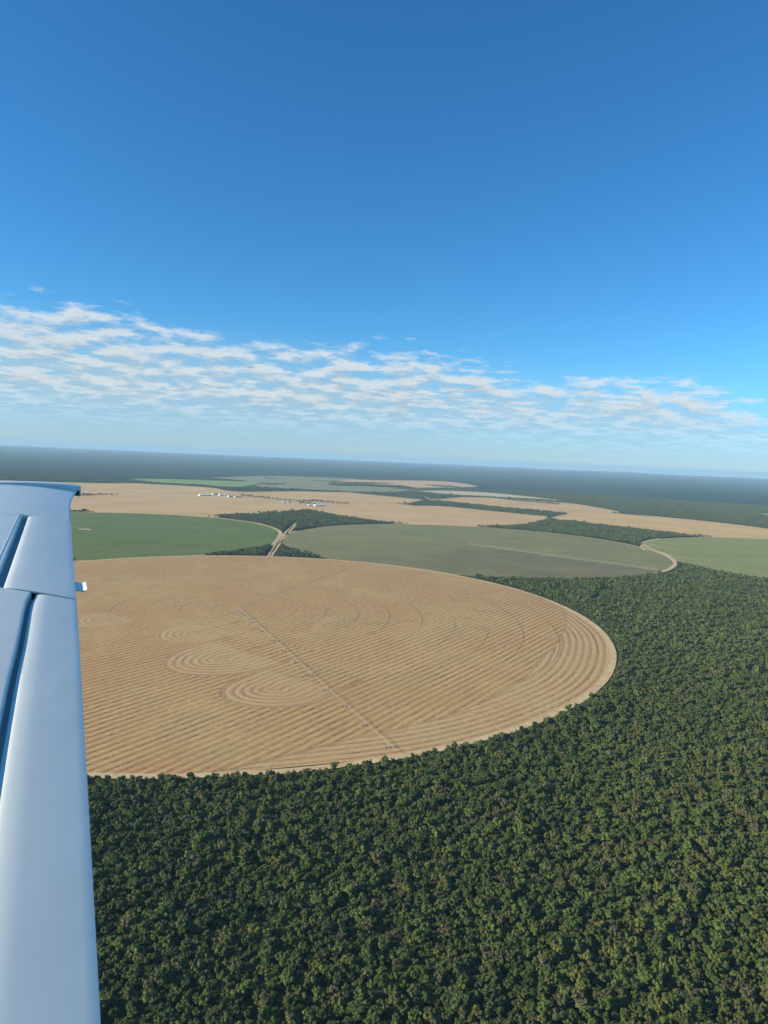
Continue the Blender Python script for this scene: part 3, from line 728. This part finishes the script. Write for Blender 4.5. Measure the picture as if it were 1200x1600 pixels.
# ------------------------------------------------------------------ centre pivots
PIPE = plain('galvanised_pipe', (.44, .43, .40), .6, .1, var=.04); TYRE = plain('tyre_rubber', (.02, .02, .02), .9, var=.1); RIM = plain('painted_rim', (.5, .5, .48), .5); CONC = plain('concrete', (.45, .43, .40), .9)
def span_mesh(L):                                   # arched pipe with its underslung truss, along +X
    b = MB(); n = 10; H = 3.9; arch = lambda x: H+.9*math.sin(math.pi*x/L)
    for i in range(n): b.bar((L*i/n, 0, arch(L*i/n)), (L*(i+1)/n, 0, arch(L*(i+1)/n)), .09, n=6)
    low = [(0, 0, H)]+[(L*(i+.5)/7+L*.0, 0, 0) for i in range(7)]+[(L, 0, H)]
    for s in (-1, 1):
        prev = (0, 0, H-.1)
        for i in range(7):
            x = L*(i+1)/8; q = (x, s*.75, arch(x)-1.25*math.sin(math.pi*(i+1)/8)**.6)
            b.bar(prev, q, .022, n=4, cap=False); b.bar(q, (x-L/16, 0, arch(x-L/16)), .028, n=4, cap=False); b.bar(q, (x+L/16, 0, arch(x+L/16)), .028, n=4, cap=False); prev = q
        b.bar(prev, (L, 0, H-.1), .035, n=4, cap=False)
    for i in range(7):
        x = L*(i+1)/8; z = arch(x)-1.25*math.sin(math.pi*(i+1)/8)**.6; b.bar((x, -.75, z), (x, .75, z), .035, n=4, cap=False)
    return b.mesh('span', PIPE)
def drop_mesh(L):
    b = MB()
    for i in range(1, 12):
        x = L*i/12; b.bar((x, .12, 3.9+.9*math.sin(math.pi*i/12)-.1), (x, .12, 1.4), .03, n=4, cap=False); b.bar((x, .12, 1.4), (x, .12, 1.25), .07, n=5)
    return b.mesh('sprinkler_drops', TYRE)
def frame_mesh():
    b = MB()
    for s in (-1, 1): b.bar((0, 0, 3.9), (0, s*2.1, .85), .10, n=5)
    for s in (-1, 1): b.bar((.0, 0, 3.9), (.55*s, 0, .9), .06, n=4)
    b.bar((0, -2.3, .85), (0, 2.3, .85), .13, n=5); b.box((0, 0, 1.1), (.5, .5, .4)); b.box((.2, 0, 3.6), (.3, .25, .5))
    return b.mesh('tower_frame', PIPE)
def wheel_meshes():
    b = MB(); n = 18; v = []; f = []
    prof = [(.42, -.19), (.62, -.22), (.76, -.16), (.78, 0), (.76, .16), (.62, .22), (.42, .19)]
    for i in range(n):
        a = 2*math.pi*i/n; v += [(r*math.cos(a), w, r*math.sin(a)) for r, w in prof]
    k = len(prof)
    for i in range(n):
        for j in range(k-1): f.append((i*k+j, i*k+j+1, ((i+1) % n)*k+j+1, ((i+1) % n)*k+j))
    b.add(v, f); r = MB(); r.bar((0, -.12, 0), (0, .12, 0), .44, n=14)
    return b.mesh('tyre', TYRE, True), r.mesh('rim', RIM)
SP, DR, FR = span_mesh(53.4), drop_mesh(53.4), frame_mesh(); SP0, DR0 = span_mesh(41.0), drop_mesh(41.0); TY, RI = wheel_meshes()
def centre_pivot(c, ang, ntow, z, label):
    root = bpy.data.objects.new('center_pivot', None); COL.objects.link(root); root.location = (c[0], c[1], z); root.rotation_euler = (0, 0, ang); tag(root, label, 'irrigation pivot')
    b = MB()
    for sx in (-1, 1):
        for sy in (-1, 1): b.bar((sx*1.3, sy*1.3, 0), (sx*.3, sy*.3, 4.1), .08, n=5)
    for q in (1.2, 2.5):
        w = 1.3-q/4.1
        for s in (-1, 1): b.bar((-w, s*w, q), (w, s*w, q), .05, n=4); b.bar((s*w, -w, q), (s*w, w, q), .05, n=4)
    b.bar((0, 0, 0), (0, 0, 4.3), .14, n=8); b.build('pivot_tower', PIPE, root)
    b = MB(); b.box((0, 0, .12), (3.6, 3.6, .3)); b.build('base_slab', CONC, root)
    x = 0.0
    for i in range(ntow):
        L = 41.0 if i == 0 else 53.4
        s = link('span', SP0 if i == 0 else SP, root, (x, 0, 0)); link('sprinkler_drops', DR0 if i == 0 else DR, s)
        x += L
        t = link('drive_tower', FR, root, (x, 0, 0))
        for sgn in (-1, 1):
            w = link('wheel', TY, t, (0, sgn*2.2, .78)); w.rotation_euler = (0, 0, math.pi/2)
        for sgn in (-1, 1):
            w = link('wheel_rim', RI, t, (0, sgn*2.2, .78)); w.rotation_euler = (0, 0, math.pi/2)
    b = MB(); b.bar((0, 0, 3.9), (14, 0, 3.5), .14, n=6)
    b.bar((0, 0, 6), (9, 0, 3.7), .03, n=4); b.bar((0, 0, 3.9), (0, 0, 6), .05, n=4); b.build('overhang', PIPE, root, (x, 0, 0))
centre_pivot(PIVOT, math.atan2(589.6-1125, 22+236), 11, .6, 'long irrigation pivot on wheels across the harvested tan circle')
centre_pivot(CIRC['olive'][0], math.atan2(-386, 460), 11, .45, 'irrigation pivot across the olive green circle')
centre_pivot(CIRC['green'][0], R(155), 11, .25, 'irrigation pivot in the dark green circle, mostly behind the wing')
strip('field_track', [(275, 2146), (505, 1953), (733, 1762)], 5.5, .62, M_PALE, 'pale dry track under the arm of the olive circle', 20, .35)
strip('field_track', [(-945, 2104), (-925, 2106), (-905, 2110)], 16, .5, M_PALE, 'pale patch at the middle of the dark green circle', 8, .35)

# ------------------------------------------------------------------ the aircraft wing, one and a half metres beside the camera
P0 = Vector((-0.3829113, 0.94182108, -0.85)); SD = Vector((-0.41871282, 0.90047782, 0.11755537)); CD = Vector((-0.90676503, -0.42163631, 0.0)); UP = Vector((0.04956561, -0.1065951, 0.99306633))
wing = bpy.data.objects.new('aircraft_wing', None); COL.objects.link(wing); wing.location = (0, 0, CAM_H)
tag(wing, 'white aircraft wing with flap, aileron and tip running along the left edge', 'aircraft wing')
def prof(c): return .28*c*(1-c/1.7) if c > 0 else 0.28*c
def W(s, c, h=0.0):
    return tuple(P0+SD*s+CD*c+UP*(prof(c)+h))
def lin(x, xs, ys): return float(np.interp(x, xs, ys))
TEc = lambda s: lin(s, [-1, 0, .566, 1.5, 1.93, 2.81, 3.59], [0, 0, .003, .009, .014, .024, .030])
HFc = lambda s: lin(s, [-1, .8, 1.14, 1.43, 1.75, 1.85, 1.93], [.186, .186, .183, .176, .174, .170, .160])
HAc = lambda s: lin(s, [1.95, 3.26], [.275, .250])
def paint(name, col, rough):
    m, t, b = new_mat(name); o = t.n('ShaderNodeTexCoord').outputs['Object']
    st = t.noise(t.vec('MULTIPLY', o, (2.0, .7, 1)), 3.0, 6, .6)
    t.put(b.inputs['Base Color'], t.mix(t.mapr(st, .3, .75), c4(*col), c4(*[c*.93 for c in col])))
    t.put(b.inputs['Roughness'], t.mapr(t.noise(o, 9, 4), .3, .7, rough*.85, rough*1.2))
    bp = t.n('ShaderNodeBump'); bp.inputs['Strength'].default_value = .05; bp.inputs['Distance'].default_value = .02
    t.put(bp.inputs['Height'], t.noise(o, 3.2, 2)); t.put(b.inputs['Normal'], bp.outputs[0])
    b.inputs['Coat Weight'].default_value = .4; b.inputs['Coat Roughness'].default_value = .12
    return m
PAINT = paint('white_wing_paint', (.77, .81, .71), .34)
SEAL = plain('dark_gap_seal', (.02, .022, .025), .7); GAPB = plain('gap_lining', (.42, .44, .44), .6); BRIGHT = paint('sunlit_white_paint', (.90, .90, .84), .35)  # whiter copy of the wing paint; sunlight on lip and tab put into colour
def panel(name, stations, mat, parent, thick=.03, bulge=.0, smooth=True):
    """stations: (s, c_back, c_front, skew); closed shell with a rounded front edge."""
    ring = []
    for st in stations:
        s, ca, cb = st[:3]; sk = st[3] if len(st) > 3 else 0.0; n = 16; pts = []
        pts.append((ca, -.004)); pts.append((ca+.0005, -.0008))
        for i in range(1, n): pts.append((ca+(cb-ca)*(i/n)**1.0*.93, 0.0))
        w = (cb-ca)*.07
        for a in (20, 40, 60, 80, 100): pts.append((ca+(cb-ca)*.93+min(w, .018)*math.sin(R(a))+(w-min(w, .018))*min(1, a/90), -.018*(1-math.cos(R(a)))))
        pts.append((cb-.004, -thick)); pts.append((ca+(cb-ca)*.5, -thick-.005))
        ring.append([W(s-sk*c, c, h-bulge*max(0, ((c-ca)/(cb-ca)-.66)/.34)**2) for c, h in pts])
    m = len(ring[0]); v = [p for r_ in ring for p in r_]; f = []
    for k in range(len(ring)-1):
        for i in range(m): f.append((k*m+i, k*m+(i+1) % m, (k+1)*m+(i+1) % m, (k+1)*m+i))
    f += [tuple(range(m)), tuple((len(ring)-1)*m+i for i in range(m-1, -1, -1))]
    me = mesh_np(name, v, f, [mat], smooth)
    bm = bmesh.new(); bm.from_mesh(me); bmesh.ops.recalc_face_normals(bm, faces=bm.faces); bm.to_mesh(me); bm.free()
    me.set_sharp_from_angle(angle=R(38))
    return link(name, me, parent)
AK = lambda s: .35*max(0.0, (s-1.95)/1.4)       # the aileron's outer end runs askew to the chord
flap = panel('flap', [(s, TEc(s), HFc(s)) for s in list(np.linspace(-.7, 1.0, 14))+list(np.linspace(1.1, 1.9, 12))+[1.912, 1.924]], PAINT, wing, bulge=.008)
ail = panel('aileron', [(s, TEc(s), HAc(s), AK(s)) for s in np.linspace(1.942, 3.335, 22)], PAINT, wing, bulge=.004)
def skin():
    GA, GF = .022, .011
    st = [(s, HFc(s)+GF, 1.15, 0.0) for s in np.linspace(-.7, 1.925, 26)]
    st += [(s, HAc(s)+GA, 1.15, AK(s)) for s in np.linspace(1.935, 3.336, 16)]
    st += [(3.345, TEc(3.34), 1.15, AK(3.345))]
    tipc = lambda s: lin(s, [3.34, 3.6, 3.812, 3.93, 4.047, 4.18, 4.311, 4.405], [.029, .031, .030, .026, .017, .004, -.009, -.020])
    st += [(s, tipc(s), 1.10, .35+.47*max(0, min(1, (s-3.36)/.95))) for s in np.linspace(3.38, 4.390, 24)]
    ring = []
    for s, ca, cb, k in st:
        pts = [(ca, -.040), (ca, -.012), (ca+.001, -.002), (ca+.003, -.0004), (ca+.005, 0), (ca+.012, 0)]
        for i in range(1, 30): pts.append((ca+.012+(cb-ca-.012)*i/30, 0))
        pts += [(cb, -.01), (cb+.03, -.03), (cb+.035, -.06), (cb, -.09), (ca+(cb-ca)*.6, -.12), (ca+(cb-ca)*.25, -.085)]
        if ca < .1: pts[0] = (ca, -.006); pts[1] = (ca, -.0045); pts[2] = (ca, -.003); pts[3] = (ca+.001, -.001)
        ring.append([W(s-k*c, c, h) for c, h in pts])
    m = len(ring[0]); v = [p for r_ in ring for p in r_]; f = []
    for k in range(len(ring)-1):
        for i in range(m): f.append((k*m+i, k*m+(i+1) % m, (k+1)*m+(i+1) % m, (k+1)*m+i))
    f += [tuple(range(m)), tuple((len(ring)-1)*m+i for i in range(m-1, -1, -1))]
    me = mesh_np('wing_skin', v, f, [PAINT], True)
    bm = bmesh.new(); bm.from_mesh(me); bmesh.ops.recalc_face_normals(bm, faces=bm.faces); bm.to_mesh(me); bm.free()
    me.set_sharp_from_angle(angle=R(38)); return link('wing_skin', me, wing)
skin()
def ribbon(name, pts, w, h0, h1, mat, parent, smooth=False):
    """a flat bar along (s,c) points: w across, from height h0 to h1 above the skin."""
    v, f = [], []; n = len(pts)
    for i, (s, c) in enumerate(pts):
        a = pts[max(i-1, 0)]; b = pts[min(i+1, n-1)]; d = Vector((b[0]-a[0], b[1]-a[1])).normalized(); nx, ny = -d.y, d.x
        ww = w(i/(n-1)) if callable(w) else w
        ht = h1(c) if callable(h1) else h1
        for sgn, h in ((-1, h0), (-1, ht), (1, ht), (1, h0)): v.append(W(s+nx*ww/2*sgn, c+ny*ww/2*sgn, h))
        if i: k = 4*i; f += [(k-4+j, k-4+(j+1) % 4, k+(j+1) % 4, k+j) for j in range(4)]
    f += [(0, 1, 2, 3), (4*n-1, 4*n-2, 4*n-3, 4*n-4)]
    me = mesh_np(name, v, f, [mat], smooth); bm = bmesh.new(); bm.from_mesh(me); bmesh.ops.recalc_face_normals(bm, faces=bm.faces); bm.to_mesh(me); bm.free()
    return link(name, me, parent)
# seals deep in the gaps
ribbon('hinge_gap', [(s, HFc(s)+.006) for s in np.linspace(-.7, 1.92, 24)], .04, -.034, -.026, GAPB, wing)
ribbon('hinge_gap', [(s-AK(s)*HAc(s), HAc(s)+.013) for s in np.linspace(1.97, 3.33, 14)], .06, -.036, -.024, GAPB, wing)
ribbon('control_gap', [(1.933, c) for c in np.linspace(.022, .27, 12)], .010, -.03, -.005, SEAL, wing)
ribbon('skin_lap', [(s, lin(s, [2.37, 3.26], [.312, .285])) for s in np.linspace(1.7, 3.25, 10)], .003, -.001, .0012, BRIGHT, wing)
# tip: a dark recess, then the raised lip of the fairing
tipline = lambda c, o=0.0: (4.392+o-.82*c, c)
cs = np.linspace(-.026, 1.05, 40)
ribbon('tip_recess', [tipline(c, .012) for c in cs], .026, -.04, -.006, SEAL, wing)
ribbon('wing_tip', [tipline(c, .043) for c in np.linspace(-.030, 1.09, 44)], .036, -.05, lambda c: .006+.020*max(0, 1-c/.5), BRIGHT, wing, False)
# trim tab behind the aileron, its plate bent up into the sun
tab = ribbon('trim_tab', [(2.075+.11*u, -.002+.003*u) for u in np.linspace(0, 1, 4)], .034, -.010, -.006, PAINT, wing)
b = MB(); v = [W(s, c, h+e) for e in (-.0025, 0) for s, c, h in ((2.075, -.0155, -.004), (2.185, -.0125, -.004), (2.185, -.026, .004), (2.075, -.029, .004))]
b.add(v, [(3,2,1,0),(4,5,6,7),(0,1,5,4),(1,2,6,5),(2,3,7,6),(3,0,4,7)]); b.build('tab_plate', BRIGHT, tab)
for s, c in ((3.766, .351), (3.741, .164), (3.74, .26), (3.70, .42)):
    b = MB(); p = Vector(W(s, c, -.001)); b.bar(p, p+UP*.0022, .004, n=10); b.build('screw', GAPB, wing)
